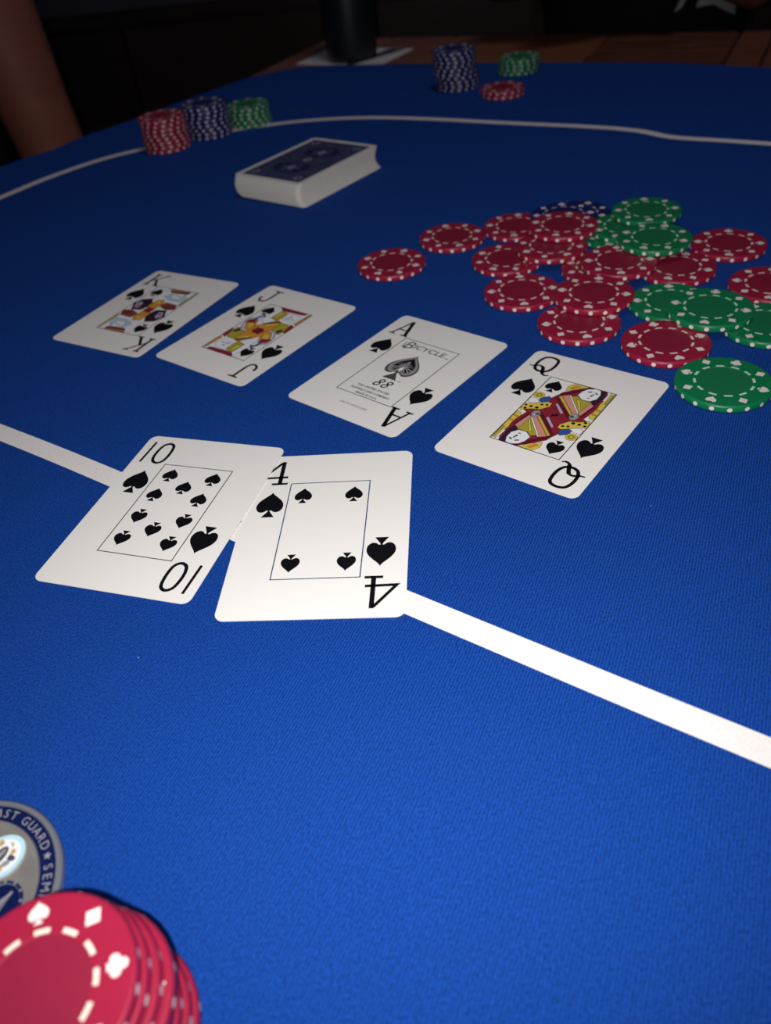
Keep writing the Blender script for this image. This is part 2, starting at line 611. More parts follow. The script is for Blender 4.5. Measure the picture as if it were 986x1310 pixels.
line = [(-396, 510), (-340, 580), (-272, 665), (-243.5, 701), (-207, 734), (-169, 752), (-115, 770), (-62, 777), (-19.6, 774), (29, 759), (81, 729.5), (140, 689),
        (195, 652.5), (226, 627), (244, 601.5), (271, 581), (299, 560), (480, 420), (800, 170), (900, 70), (890, -20), (820, -120), (700, -260), (640, -300), (560, -265),
        (300, -58), (130, 77), (92.4, 106.5), (60.8, 131), (22.0, 161.5), (3.6, 176), (-55, 222), (-109.5, 266), (-170, 313), (-300, 410), (-352, 434), (-390, 460), (-404, 486)]
lp = catmull(line, 8, True)
g = Geo()
ws = []
for x, y in lp:
    ws.append(9.2 if y < 330 else 8.0)
g.stroke(lp, ws, TAPE, 0.15, True)
obj('betting_line', g.build('betting_line'), felt)

# ------------------------------------------------------------------ playing cards
CW, CH, CT = 63.5, 88.9, 0.30


def rrect(w_, h_, r, n=6):
    o = []
    for sx_, sy_, a0 in ((1, 1, 0), (-1, 1, PI / 2), (-1, -1, PI), (1, -1, 1.5 * PI)):
        o += [(sx_ * (w_ / 2 - r) + r * math.cos(a0 + PI / 2 * k / n), sy_ * (h_ / 2 - r) + r * math.sin(a0 + PI / 2 * k / n)) for k in range(n + 1)]
    return o


def add_slab(g, outl, z0, z1, mtop, mside, dx=0, dy=0):
    n = len(g.v)
    N_ = len(outl)
    g.v += [(x + dx, y + dy, z0) for x, y in outl] + [(x + dx, y + dy, z1) for x, y in outl]
    g.f.append([n + k for k in range(N_)][::-1]); g.i.append(g.mi(mtop))
    g.f.append([n + N_ + k for k in range(N_)]); g.i.append(g.mi(mtop))
    for k in range(N_):
        k2 = (k + 1) % N_
        g.f.append([n + k, n + k2, n + N_ + k2, n + N_ + k]); g.i.append(g.mi(mside))


g = Geo(); add_slab(g, rrect(CW, CH, 3.4), 0, CT, CARD, CARDEDGE)
CARDMESH = g.build('card_stock')
ZP = CT + 0.02          # prints lie on the face
ZL = 0.008              # step between print layers


def glyph(ch):
    """strokes of the large index numerals in the card's upper left corner: [(points, width(s), closed)]"""
    if ch == '1':
        return [([(-27.4, 40.2), (-27.9, 26.2)], 1.15, False)]
    if ch == '0':
        return [(catmull([(-20.3, 39.9), (-18.2, 38.6), (-17.4, 35.6), (-17.3, 31.2), (-18.0, 28.0), (-20.1, 26.5), (-22.4, 27.6), (-23.5, 30.6), (-23.5, 35.0), (-22.6, 38.5)], 5, True), 1.35, True)]
    if ch == '4':
        return [([(-17.6, 30.5), (-28.4, 30.2), (-21.0, 39.9)], 1.25, False), ([(-20.4, 40.6), (-20.4, 26.6)], 1.7, False), ([(-23.6, 26.4), (-17.2, 26.4)], 1.2, False)]
    if ch == 'A':
        return [([(-26.2, 26.4), (-22.6, 39.8)], 1.05, False), ([(-22.4, 40.2), (-18.0, 26.3)], 1.9, False), ([(-25.0, 31.0), (-19.8, 31.0)], 1.0, False),
                ([(-28.0, 26.3), (-24.2, 26.3)], 1.0, False), ([(-20.6, 26.3), (-16.4, 26.3)], 1.0, False)]
    if ch == 'Q':
        return [(catmull([(-22.0, 41.0), (-18.9, 39.8), (-18.0, 36.3), (-18.2, 32.0), (-19.6, 29.0), (-22.4, 28.0), (-25.1, 29.2), (-26.4, 32.6), (-26.3, 36.8), (-25.0, 40.0)], 5, True), 1.45, True),
                (catmull([(-28.9, 31.0), (-27.0, 31.2), (-24.6, 32.4), (-22.6, 31.8), (-21.3, 29.2), (-20.2, 26.6), (-18.4, 25.8), (-17.0, 26.5)], 5), [.8] * 5 + [1.2] * 10 + [1.7] * 10 + [1.2] * 6 + [.8] * 5, False)]
    if ch == 'K':
        return [([(-26.0, 39.4), (-26.0, 26.3)], 1.6, False), ([(-25.6, 31.2), (-18.6, 39.4)], 1.0, False), ([(-23.4, 33.6), (-18.2, 26.3)], 1.7, False),
                ([(-28.0, 39.5), (-24.0, 39.5)], 1.0, False), ([(-28.0, 26.3), (-24.0, 26.3)], 1.0, False), ([(-20.4, 39.5), (-16.8, 39.5)], 1.0, False), ([(-20.4, 26.3), (-16.2, 26.3)], 1.0, False)]
    if ch == 'J':
        return [([(-20.6, 39.4), (-20.6, 30.6)], 1.5, False), (catmull([(-20.6, 31.4), (-20.9, 28.4), (-22.4, 26.7), (-24.4, 26.8), (-26.0, 28.4), (-26.6, 30.4)], 4), 1.3, False), ([(-23.4, 39.5), (-17.6, 39.5)], 1.1, False),
                (circ(-26.3, 30.2, .5, 8), .9, True)]


def flat(name, parent, fn, label=None):
    g = Geo(); fn(g)
    return obj(name, g.build(name), parent, label=label)


def spade_part(parent, cx_, cy_, h, wd, a=0.0, name='spade_pip', key=[{}]):
    k = (round(h, 2), round(wd, 2))
    if k not in key[0]:
        g = Geo()
        for o_ in spade_outline(0, 0, h, wd):
            g.poly(o_, INK, 0)
        key[0][k] = g.build('spade_pip')
    return obj(name, key[0][k], parent, at(cx_, cy_, ZP + 3 * ZL), a)


def base_card(rank, label, x, y, a, frame_m, frame=(15.6, 26.2), fy=0.0, tilt=None, z=0.16):
    """a face-up card: the stock plus its printed indices, corner spades and frame line"""
    t = obj('playing_card', CARDMESH, None, at(x, y, z), a, label, 'playing card')
    if tilt:
        t.rotation_euler = (tilt[0], tilt[1], a)
    for r in (0, PI):
        for ch in rank:
            g = Geo()
            for pts, wd, cl_ in glyph(ch):
                g.stroke(pts, wd, INK, 0, cl_)
            obj('index_' + ('letter' if ch.isalpha() else 'numeral'), g.build('index'), t, at(0, 0, ZP), r)
        spade_part(t, *rot2([(-22.15, 13.9)], r)[0], 14.6, 10.5, r, 'corner_spade')
    fw, fh = frame
    flat('frame_line', t, lambda g: g.stroke([(-fw, -fh + fy), (fw, -fh + fy), (fw, fh + fy), (-fw, fh + fy)], 0.42, frame_m, ZP + 2 * ZL, True))
    return t


C10 = (-83.383, 240.262, -0.37292)
C4 = (-23.355, 218.366, -0.13701)
CQ = (74.933, 269.592, -0.72641)
CA = (15.270, 322.153, -0.76647)
CJ = (-53.772, 379.451, -0.72338)
CK = (-117.369, 421.743, -0.58099)

t = base_card('4', 'face-up four of spades, its upper left corner tucked under the ten', *C4, LINE_BLUE)
for px, py, r in ((-9.8, 18.6, 0), (9.9, 18.5, 0), (-9.7, -18.6, PI), (10.2, -18.5, PI)):
    spade_part(t, px, py, 9.0, 6.8, r)
# the ten leans on the four: lowest at its lower left corner
t = base_card('10', 'face-up ten of spades overlapping the corner of the four', *C10, GREY, tilt=(0.002, -0.0062), z=0.47)
for px, py, r in ((-9.6, 19.8, 0), (9.8, 19.9, 0), (0, 13.2, 0), (-10, 7.3, 0), (9.8, 7.2, 0), (-9.8, -5.8, PI), (9.7, -5.6, PI), (-.2, -12, PI), (-9.8, -18.4, PI), (9.8, -18.2, PI)):
    spade_part(t, px, py, 8.0, 6.7, r)

# ---- ace
t = base_card('A', 'face-up ace of spades with grey ornamental spade and printed lettering', *CA, INK, frame=(16.0, 26.0), fy=-0.8)
oo = spade_outline(0.2, 2.6, 23.0, 16.6)


def ace_spade(g):
    for o_ in oo:
        g.poly(o_, GREY, ZP)
    g.poly(spade_outline(0.2, 3.0, 20.4, 14.4)[0], LGREY, ZP + ZL)
    g.poly(spade_outline(0.2, 3.4, 17.0, 11.4)[0], GREY, ZP + 2 * ZL)
    g.poly(spade_outline(0.2, 3.8, 14.8, 9.6)[0], INK, ZP + 3 * ZL)
    g.poly([(0.1, 8.4), (2.6, 3.2), (1.0, .6), (-.4, 2.8), (-2.2, 1.0), (-2.6, 3.0)], LGREY, ZP + 4 * ZL)
    for k in range(9):
        a = .35 + k * .3
        g.stroke([(.2 + 1.6 * math.cos(a), 3 + 1.4 * math.sin(a)), (.2 + 4.6 * math.cos(a), 2.4 + 4.0 * math.sin(a))], .28, LGREY, ZP + 4 * ZL)
    for k in range(7):
        a = 3.5 + k * .42
        g.stroke([(.2 + 2.4 * math.cos(a), 3 + 1.6 * math.sin(a)), (.2 + 6.2 * math.cos(a), 2.0 + 4.0 * math.sin(a))], .22, PWHITE, ZP + 4 * ZL)
    g.poly([(-1.0, .2), (.2, 3.0), (1.4, .2), (.2, -1.4)], PWHITE, ZP + 5 * ZL)
    g.stroke([(5.4, -8.8), (7.2, -8.8)], .4, GREY, ZP)


flat('ornamental_spade', t, ace_spade, 'grey engraved spade')


def ace_brand(g):
    # tall swash initial, then small capitals
    vs, fs = text_mesh('B', 6.2, 0.18)
    add_text(g, (vs, fs), (-10.0, 20.6), GREY, ZP, -0.02, 4.8)
    g.stroke(catmull([(-12.6, 22.6), (-13.2, 20.6), (-12.4, 17.6), (-10.2, 17.2)], 5), .5, GREY, ZP)
    add_text(g, text_mesh('ICYCLE', 3.7, 0.12, bold=.012), (2.0, 20.4), GREY, ZP, -0.02, 18.6)
    g.stroke([(11.6, 18.5), (14.2, 18.5)], .5, GREY, ZP)


flat('title_lettering', t, ace_brand)


def ace_88(g):
    for cx_ in (-1.5, 3.1):
        g.stroke(catmull([(cx_ + 1.6, -11.2), (cx_ + .2, -10.9), (cx_ - .6, -12.2), (cx_ + .4, -13.4), (cx_ + .8, -14.9), (cx_ - .6, -16.2), (cx_ - 1.9, -15.6), (cx_ - 1.5, -14.2), (cx_ + .2, -13.3), (cx_ + 1.9, -12.2)], 5, True), .8, INK, ZP + ZL, True)
    g.poly(circ(5.6, -15.9, .3, 8), INK, ZP)


flat('number_lettering', t, ace_88)


def ace_small(g):
    add_text(g, text_mesh('THE UNITED STATES', 1.6, bold=.03), (-0.4, -19.4), GREY, ZP, 0, 18.4)
    add_text(g, text_mesh('PLAYING CARD COMPANY', 1.6, bold=.03), (0.4, -22.3), GREY, ZP, 0, 22.4)
    add_text(g, text_mesh('MADE IN U.S.A.', 1.4, bold=.03), (0.4, -25.0), GREY, ZP, 0, 12.4)


flat('small_lettering', t, ace_small)
flat('foot_lettering', t, lambda g: add_text(g, text_mesh('(AO5/GDE5/0P)', 1.8, 0.2, bold=.02), (0.6, -34.4), LGREY, ZP, 0, 15.4))


# ---- court cards: half a figure drawn in flat print, then turned through 180 degrees
def court(t, items):
    g = Geo()
    for r in (0, PI):
        for lay, (m, pts) in enumerate(items):
            if len(pts) == 1:
                pts = circ(pts[0][0], pts[0][1], pts[0][2], 10)
            zz = ZP + (lay + (0 if r == 0 else .5)) * .003
            g.poly(rot2(pts, r), m, zz)
            if len(pts) > 3:
                g.stroke(rot2(pts, r), .17, P_DARK, zz + .0012, True)
    return obj('court_figure', g.build('court_figure'), t)


t = base_card('Q', 'face-up queen of spades, court card nearest the loose chips', *CQ, INK, frame=(15.5, 26.1))
for px, py, r in ((-10.6, 19.7, 0), (10.5, -20.0, PI)):
    spade_part(t, px, py, 9.6, 7.4, r)
court(t, [
    (P_RED, [(-6, 14), (-5.2, 17.2), (-.5, 22.4), (3.4, 25.9), (11.5, 25.9), (13, 22), (13.2, 12), (11.5, 3), (15.2, 1.5), (15.2, -1), (6, -6.5), (0, -3), (-6, 3), (-10, 8), (-7.2, 11.6)]),
    (P_DRED, [(-7.3, 11.4), (-5.4, 15.8), (.8, 23.0), (2.9, 25.9), (5.2, 25.9), (1.0, 20.2), (-4.9, 14.2)]),
    (P_YEL, [(-4.6, 19.0), (-5.4, 22.6), (-3.6, 25.6), (.6, 25.9), (2.2, 25.9), (-.4, 22.4), (-3.6, 19.6)]),
    (P_OR, [(-4.0, 21.6), (-2.4, 24.4), (-.6, 24.6), (-2.6, 21.4)]),
    (P_DARK, [(8.2, 25.9), (11.2, 25.9), (12.0, 19.5), (11.2, 14.2), (8.4, 15.2), (9.6, 20.0)]),
    (PWHITE, [(1.4, 18.2), (1.8, 21.6), (3.4, 24.5), (6.2, 25.9), (8.6, 25.6), (9.8, 22.6), (9.8, 18.8), (7.8, 16.0), (4.4, 15.8)]),
    (P_DARK, [(4.2, 22.6), (5.6, 23.4), (5.8, 22.8), (4.4, 22.0)]), (P_DARK, [(7.2, 23.3), (8.6, 22.7), (8.4, 22.1), (7.2, 22.6)]),
    (P_DARK, [(6.2, 19.6), (7.0, 21.9), (7.3, 21.8), (6.9, 19.4)]), (P_RED, [(5.4, 18.2), (7.2, 18.4), (6.4, 17.5)]),
    (P_OLIVE, [(-.6, 15.7), (1.8, 17.4), (4.2, 15.6), (8.8, 15.6), (10.0, 14.0), (8.4, 5.4)]),
    (P_YEL, [(2.6, 14.8), (4.0, 14.9), (8.2, 7.4), (7.6, 7.0)]),
    (P_PINK, [(-4.1, 14.7), (-1.4, 16.8), (8.0, 5.6), (6.0, 4.3)]),
    (PWHITE, [(-1.6, 16.4), (-1.0, 16.8), (7.9, 5.9), (7.4, 5.4)]),
    (P_OR, [(-5.3, 13.5), (-4.1, 14.7), (6.2, 4.1), (5.9, 2.2)]),
    (P_YEL, [(-4.9, 13.7), (-4.3, 14.4), (5.9, 3.8), (5.7, 2.7)]),
    (P_DRED, [(-5.9, 12.2), (-5.2, 13.3), (6.0, 1.9), (5.6, .4)]),
    (P_LILAC, [(-3.6, 7.6), (-3.0, 8.6), (2.4, 3.2), (1.6, 2.0)]),
    (P_PINK, [(8.7, 15.0), (11.0, 13.6), (9.3, 4.4), (7.8, 5.5)]),
    (P_DRED, [(11.0, 13.5), (11.9, 13.2), (10.2, 3.4), (9.3, 4.4)]),
    (P_YEL, [(5.0, -7.2), (4.8, -4.8), (7.4, -1.0), (11, .2), (14.6, 3.0), (15.3, .4), (15.3, -2.6), (12.4, -3.6), (7.0, -7.8)]),
    (LGREY, [(5.4, 2.0), (5.9, 4.6), (7.8, 5.6), (9.4, 3.0), (8.8, .8), (7.0, -.2)]),
    (GREY, [(6.6, 2.4, 0.7)]), (PWHITE, [(7.6, 3.6, 0.5)]),
    (INK, [(6.4, -5.4, 0.6)]), (INK, [(8.4, -4.6, 0.6)]), (INK, [(9.2, -1.6, 0.8)]), (INK, [(11.8, -1.4, 0.7)]), (INK, [(13.4, .9, 0.7)]), (INK, [(14.2, -1.4, 0.6)]),
    (P_BLUE, [(6.8, -10.0), (7.0, -7.6), (9.4, -5.8), (11.2, -7.0), (11.2, -9.4), (8.4, -11.8)]),
    (PWHITE, [(10.0, -5.6), (12.6, -3.8), (15.2, -4.4), (15.2, -7.4), (11.8, -7.4)]),
    (P_YEL, [(12.9, -10.6, 2.5)]), (P_OLIVE, [(12.9, -10.6, 1.5)]), (P_YEL, [(12.9, -10.6, .8)]),
    (P_YEL, [(13.2, 4.4), (12.2, 6.6), (12.8, 9.6), (13.0, 13.0), (12.6, 16.0), (13.0, 19.0), (13.4, 25.0), (15.2, 25.6), (15.2, 4.0)]),
    (P_OR, [(12.8, 7.6), (15.2, 7.0), (15.2, 7.8), (13, 8.4)]), (P_OR, [(12.8, 11.2), (15.2, 10.4), (15.2, 11.2), (13, 12)]),
    (PWHITE, [(12.4, 18.6), (12.6, 24.6), (13.4, 25.6), (13.5, 19.0)]), (P_OLIVE, [(14.0, 16.5), (14.4, 24.6), (15.2, 24.6), (15.2, 16.5)]),
    (INK, [(-.4, .4), (.9, 1.6), (1.4, .2), (.2, -.8)]),
])

t = base_card('J', 'face-up jack of spades lying between the king and the ace', *CJ, GREY, frame=(15.2, 26.1))
for px, py, r in ((-10.7, 19.6, 0), (10.6, -19.4, PI)):
    spade_part(t, px, py, 9.6, 7.4, r)
court(t, [
    (PWHITE, [(-6.6, 25.8), (15, 25.8), (15, -5), (6, -10), (-6, 4), (-7.6, 14)]),
    (P_RED, [(-6.6, 25.9), (11.6, 25.9), (12.0, 24.4), (9.8, 23.6), (-2.9, 22.8), (-4.6, 23.8)]),
    (P_OLIVE, [(-4.0, 14.0), (-3.4, 22.6), (1.2, 22.4), (2.8, 19.7), (1.6, 12.4)]),
    (P_YEL, [(-3.2, 16.0), (-2.4, 21.4), (-.6, 21.6), (-.6, 15.4)]),
    (PWHITE, [(2.4, 22.0), (8.6, 22.6), (11.4, 20.0), (11.0, 15.2), (4.4, 14.8), (2.2, 17.0)]),
    (P_DARK, [(5.4, 19.8), (6.8, 19.9), (6.8, 19.3), (5.4, 19.2)]), (P_DARK, [(7.8, 17.4), (9.2, 17.8), (9.2, 17.3), (7.8, 16.9)]), (P_SKY, [(4.0, 17.6), (6.6, 18.4), (6.4, 16.6), (4.4, 16.0)]),
    (P_OR, [(-4.8, 5.0), (2.0, 13.4), (6.8, 12.2), (11.4, 9.6), (9.0, 2.0), (0, 0), (-6, -2), (-9.6, 2.6)]),
    (P_BROWN, [(-3.3, 7.4), (3.3, 13.3), (5.4, 11.2), (0.4, 6.2)]),
    (P_YEL, [(-1.6, 6.6), (4.6, 11.4), (5.8, 10.2), (.6, 5.4)]),
    (P_OLIVE, [(5.6, 5.0), (5.9, 12.2), (10.6, 12.4), (13.6, 8.4), (13.4, 2.0), (10, .6)]),
    (P_DARK, [(9.2, 3.6), (10.8, 6.6), (12.6, 6.0), (11.4, 2.4)]),
    (P_RED, [(11.8, 13.0), (15.1, 11.5), (15.1, 4.0), (13.4, 4.6)]),
    (P_LILAC, [(3.6, .8), (5.4, 3.6), (9.6, 3.6), (13.6, -2.0), (14.4, -8.6), (11.0, -11.0), (8.0, -8.8)]),
    (PWHITE, [(5.2, 2.6), (9.0, 2.8), (12.8, -2.6), (13.4, -8.4), (11.6, -9.4), (8.6, -4.4)]),
    (P_OR, [(3.9, .2), (5.0, 2.2), (8.6, 2.0), (12.2, -3.2), (12.8, -8.4), (8.2, -8.6)]),
    (P_YEL, [(5.8, -.4), (9.2, -.8), (11.4, -4.6), (10.6, -7.4), (7.6, -6.0)]),
    (P_RED, [(-2.4, -1.6), (.6, 3.0), (3.4, 1.0), (2.6, -3.0)]),
    (P_DRED, [(-1.2, 1.6), (.6, 3.0), (2.0, 2.4), (.4, .2)]),
    (P_BLUE, [(-11.4, 6.4), (-11.0, 12.4), (-8.8, 15.2), (-7.0, 13.0), (-8.8, 8.6)]),
    (PWHITE, [(-9.6, 8.4), (-9.4, 12.0), (-7.8, 13.4), (-7.0, 11.0)]),
    (P_RED, [(-13.6, 3.8), (-13.0, 7.4), (-9.6, 9.4), (-8.0, 5.6)]),
    (P_OR, [(12.6, 13.6), (13.4, 25.0), (15.1, 25.2), (15.1, 13.0)]),
    (P_OLIVE, [(13.4, 14.6), (13.9, 25.0), (14.6, 25.0), (14.4, 14.2)]),
])

t = base_card('K', 'face-up king of spades at the far end of the dealt row', *CK, GREY, frame=(15.2, 26.1))
for px, py, r in ((-10.6, 19.4, 0), (10.8, -19.2, PI)):
    spade_part(t, px, py, 9.6, 7.4, r)
court(t, [
    (PWHITE, [(-6.6, 25.8), (15, 25.8), (15, -5), (6, -10), (-6, 4), (-7.6, 14)]),
    (P_BROWN, [(-4.6, 25.7), (9.6, 25.9), (10.2, 23.6), (-1.6, 21.8), (-3.4, 23.0)]),
    (P_OR, [(-4.4, 25.0), (8.6, 25.8), (8.8, 24.8), (-3.8, 23.8)]),
    (P_DARK, [(-2.0, 22.0), (-.4, 22.8), (9.8, 24.2), (10.0, 22.8)]),
    (P_SKY, [(-2.5, 16.4), (-.6, 21.6), (8.0, 22.8), (12.4, 18.4), (12.6, 13.3), (3.5, 13.2)]),
    (PWHITE, [(1.4, 17.8), (2.6, 21.4), (7.6, 22.2), (9.8, 18.6), (8.0, 15.8), (3.6, 15.6)]),
    (P_DARK, [(4.0, 19.8), (5.4, 20.2), (5.4, 19.6), (4.0, 19.2)]), (P_DARK, [(6.8, 19.0), (8.2, 19.2), (8.2, 18.6), (6.8, 18.4)]),
    (P_DARK, [(-15.0, 3.6), (-13.0, 9.8), (-7.5, 12.2), (-3.0, 6.0), (-4.6, -1.0), (-9, -2)]),
    (P_SKY, [(-12.8, 3.0), (-11.4, 7.2), (-9.6, 6.4), (-10.4, 2.2)]),
    (P_OR, [(-4.0, 4.8), (-3.6, 11.4), (.8, 13.0), (3.4, 9.0), (2.6, 1.0), (-1.6, -2.6)]),
    (P_YEL, [(-2.6, 6.6), (-2.2, 10.8), (.4, 11.4), (1.6, 8.4)]),
    (P_BROWN, [(3.0, 5.6), (4.2, 10.6), (12.9, 9.6), (15.1, 4.6), (10, 2.6)]),
    (P_RED, [(6.6, 6.4), (12.6, 8.4), (14.6, 5.2), (9.4, 4.2)]),
    (P_DARK, [(5.4, 1.6), (11.2, 2.4), (15.0, -4.4), (11.6, -10.4), (7.4, -6.6)]),
    (P_LILAC, [(8.0, -.4), (11.0, .2), (13.4, -4.6), (11.0, -7.4), (9.0, -5.0)]),
    (P_DARK, [(10.2, -2.4, .9)]),
    (P_RED, [(-1.2, -1.6), (.8, 2.8), (3.2, .8), (1.8, -3.0)]),
    (P_OLIVE, [(13.0, 9.8), (13.8, 25.0), (15.1, 25.0), (15.1, 9.6)]),
])

# ------------------------------------------------------------------ poker chips
CR, CHT = 19.75, 3.3


def suit_shape(kind):
    """flat outlines of one rim mark, its foot towards the chip's centre; about 4.3 mm tall"""
    if kind == 'diamond':
        return [[(0, 2.25), (1.95, 0), (0, -2.25), (-1.95, 0)]]
    if kind == 'club':
        return [circ(0, 1.05, 1.12, 12), circ(-1.2, -.45, 1.12, 12), circ(1.2, -.45, 1.12, 12), [(-.5, .6), (.5, .6), (.5, -1.0), (.9, -2.2), (-.9, -2.2), (-.5, -1.0)]]
    if kind == 'heart':
        o = spade_outline(0, .1, 4.9, 4.3, PI)
        return [o[0]]
    return spade_outline(0, 0, 4.8, 4.3)


CHIP_PARTS = {}


def chip_meshes(colour):
    if colour in CHIP_PARTS:
        return CHIP_PARTS[colour]
    g = Geo()
    g.lathe([(0, 0), (18.95, 0), (19.45, .2), (CR, .75), (CR, 2.55), (19.45, 3.1), (18.95, CHT), (11.15, CHT), (10.95, 3.12), (0, 3.12)], CHIP[colour], 56)
    body = g.build(colour + '_chip_body')
    for p in body.polygons:
        p.use_smooth = abs(p.normal.z) < .95
    g = Geo()
    g.poly(circ(0, 0, 10.9, 40), CHIPIN[colour], 3.14)
    inlay = g.build(colour + '_chip_inlay')
    g = Geo()
    for k in range(12):
        a = 2 * PI * (k + .36) / 12
        n_ = 5
        o_ = circ(0, 0, 12.3, n_, a - .14, a + .14) + circ(0, 0, 11.2, n_, a + .14, a - .14)
        g.poly(o_, CHIPDASH[colour], CHT + .02)
    dash = g.build(colour + '_dashes')
    g = Geo()
    for k in range(18):
        a = 2 * PI * (k + .5) / 18
        n = len(g.v)
        for j in range(10):
            b = 2 * PI * j / 10
            s = 1.05 * math.cos(b) / CR
            g.v.append(((CR + .03) * math.cos(a + s), (CR + .03) * math.sin(a + s), 1.65 + .98 * math.sin(b)))
        g.f.append([n + j for j in range(10)]); g.i.append(g.mi(CHIPW))
    spots = g.build(colour + '_edge_spots')
    marks = {}
    for kd in ('diamond', 'club', 'heart', 'spade'):
        g = Geo()
        for q, o_ in enumerate(suit_shape(kd)):
            g.poly(o_, CHIPW, q * .004)
        marks[kd] = g.build('rim_' + kd)
    g = Geo()
    for k, kd in enumerate(('diamond', 'club', 'diamond', 'spade', 'diamond', 'heart', 'diamond', 'spade')):
        a = 2 * PI * k / 8
        for o_ in suit_shape(kd):
            g.poly(rot2(rot2(o_, a - PI / 2), 0, (15.9 * math.cos(a), 15.9 * math.sin(a))), CHIPW, CHT + .02)
    allmarks = g.build(colour + '_rim_marks')
    CHIP_PARTS[colour] = (body, inlay, dash, spots, marks, allmarks)
    return CHIP_PARTS[colour]


def chip(colour, x, y, z, a, label, group=None, detail=True, tilt=None):
    body, inlay, dash, spots, marks, allmarks = chip_meshes(colour)
    t = obj('poker_chip', body, None, at(x, y, z), a, label, 'poker chip', group)
    if tilt:
        t.rotation_euler = (tilt[0], tilt[1], a)
    obj('edge_spots', spots, t)
    obj('dash_ring', dash, t)
    obj('inlay', inlay, t)
    if detail:
        for k, kd in enumerate(('diamond', 'club', 'diamond', 'spade', 'diamond', 'heart', 'diamond', 'spade')):
            b = 2 * PI * k / 8
            obj('suit_mark', marks[kd], t, at(15.9 * math.cos(b), 15.9 * math.sin(b), CHT + .02), b - PI / 2)
    else:
        obj('rim_marks', allmarks, t)
    return t


Z1, Z2, Z3 = 0.03, 3.35, 6.67
POT = [
    ('red', 21.9, 437.8, Z1, 0.2, 'red chip lying apart, farthest from the loose pile towards the jack and deck'),
    ('red', 61.0, 464.6, Z1, 0.9, 'red chip on the felt between the outlying red chip and the pile'),
    ('red', 100.6, 468.0, Z1, 0.5, 'red chip at the back left of the pile, half under another red chip'),
    ('red', 122.5, 443.9, Z3, 0.3, 'red chip topmost at the back of the pile, in front of the blue chips'),
    ('red', 111.4, 425.2, Z2, 1.1, 'red chip directly under the topmost back red chip, overhanging the gap of felt'),
    ('red', 86.0, 423.3, Z1, 0.1, 'red chip on the felt at the left flank of the pile, behind the gap'),
    ('red', 85.4, 381.7, Z1, 0.65, 'red chip on the felt left of the gap, front left of the pile'),
    ('red', 117.4, 362.2, Z2, 0.35, 'red chip resting partly on the front red chip nearest the queen'),
    ('red', 104.5, 341.4, Z1, 0.75, 'red chip at the very front of the red pile, above the queen'),
    ('red', 130.5, 397.6, Z1, 0.2, 'red chip mostly hidden on the felt right of the gap'),
    ('red', 140.3, 395.0, Z2, 0.55, 'red chip in the middle of the pile in front of the two top green chips'),
    ('red', 168.7, 386.1, Z1, 0.15, 'red chip tucked right of the middle red chip, behind the green trio'),
    ('red', 204.3, 406.0, Z1, 0.4, 'red chip lying free at the back right of the pile'),
    ('red', 203.7, 354.0, Z1, 0.3, 'red chip cut by the right picture edge behind the green trio'),
    ('red', 136.6, 312.8, Z1, 0.8, 'red chip half under the green trio, behind the single green chip'),
    ('green', 157.5, 438.5, Z2, 0.9, 'green chip under the two top green chips at the back of the pile'),
    ('green', 153.0, 437.0, Z1, 0.2, 'bottom green chip of the back heap, on the felt beneath the others'),
    ('green', 173.1, 449.7, Z3, 0.55, 'rearmost top green chip beside the blue chips'),
    ('green', 164.4, 410.8, Z3, 0.1, 'top green chip at the back of the pile, nearer the middle red chip'),
    ('green', 152.0, 349.5, Z1, 0.5, 'left green chip of the trio, its right half covered'),
    ('green', 164.3, 332.6, Z2, 0.25, 'top green chip of the trio bridging the two others'),
    ('green', 184.6, 317.5, Z1, 0.7, 'right green chip of the trio at the picture edge'),
    ('green', 147.6, 274.8, Z1, 0.08, 'single green chip alone on the felt to the right of the queen'),
    ('blue', 129.0, 466.8, Z2, 0.6, 'upper of the two blue chips behind the topmost red chip'),
    ('blue', 140.0, 475.6, Z1, 0.1, 'lower of the two blue chips, on the felt behind the pile'),
]
for c_, x, y, z, a, lb in POT:
    chip(c_, x, y, z, a, lb, 'loose chips in the pot')

ORD = ['bottom', 'second', 'third', 'fourth', 'fifth', 'sixth', 'seventh', 'eighth', 'ninth', 'tenth', 'eleventh']


def stack(colour, x, y, n, where, group, drift=lambda k: (0, 0), detail_top=False, spin=None):
    for k in range(n):
        dx, dy = drift(k)
        pos = 'bottom' if k == 0 else ('top' if k == n - 1 else ORD[k] + ' from the bottom')
        lb = '%s chip, %s of the %s' % (colour, pos, where)
        a = spin(k) if spin else random.uniform(0, 6.28)
        chip(colour, x + dx, y + dy, 0.03 + k * (CHT + .02), a, lb, group, detail=(detail_top and k >= n - 1))


wob = [(random.uniform(-.5, .5), random.uniform(-.5, .5)) for _ in range(40)]
zig = lambda ph: (lambda k: math.radians(90 + 6.5 * math.sin(k * 1.05 + ph)))
stack('red', -146.5, 745.5, 8, 'far left red stack on the white line', 'red stack on the far line', lambda k: wob[k], spin=zig(0))
stack('blue', -111.2, 770.5, 8, 'far left blue stack between red and green', 'blue stack on the far left', lambda k: (wob[k + 8][0] - .25 * k, wob[k + 8][1]), spin=zig(1))
stack('green', -76.5, 792.0, 5, 'far left green stack behind the white line', 'green stack on the far left', lambda k: wob[k + 17], spin=zig(2))
stack('blue', 120.2, 822.9, 10, 'tall far blue stack by the brown wood', 'tall blue stack at the far edge',
      lambda k: (wob[k + 3][0] + (0 if k < 4 else -3.4), wob[k + 3][1]), spin=zig(.6))
stack('green', 183.5, 854.5, 4, 'short far green stack by the brown wood', 'green stack at the far edge', lambda k: (wob[k][0] + .8 * k, wob[k][1]), spin=zig(.2))
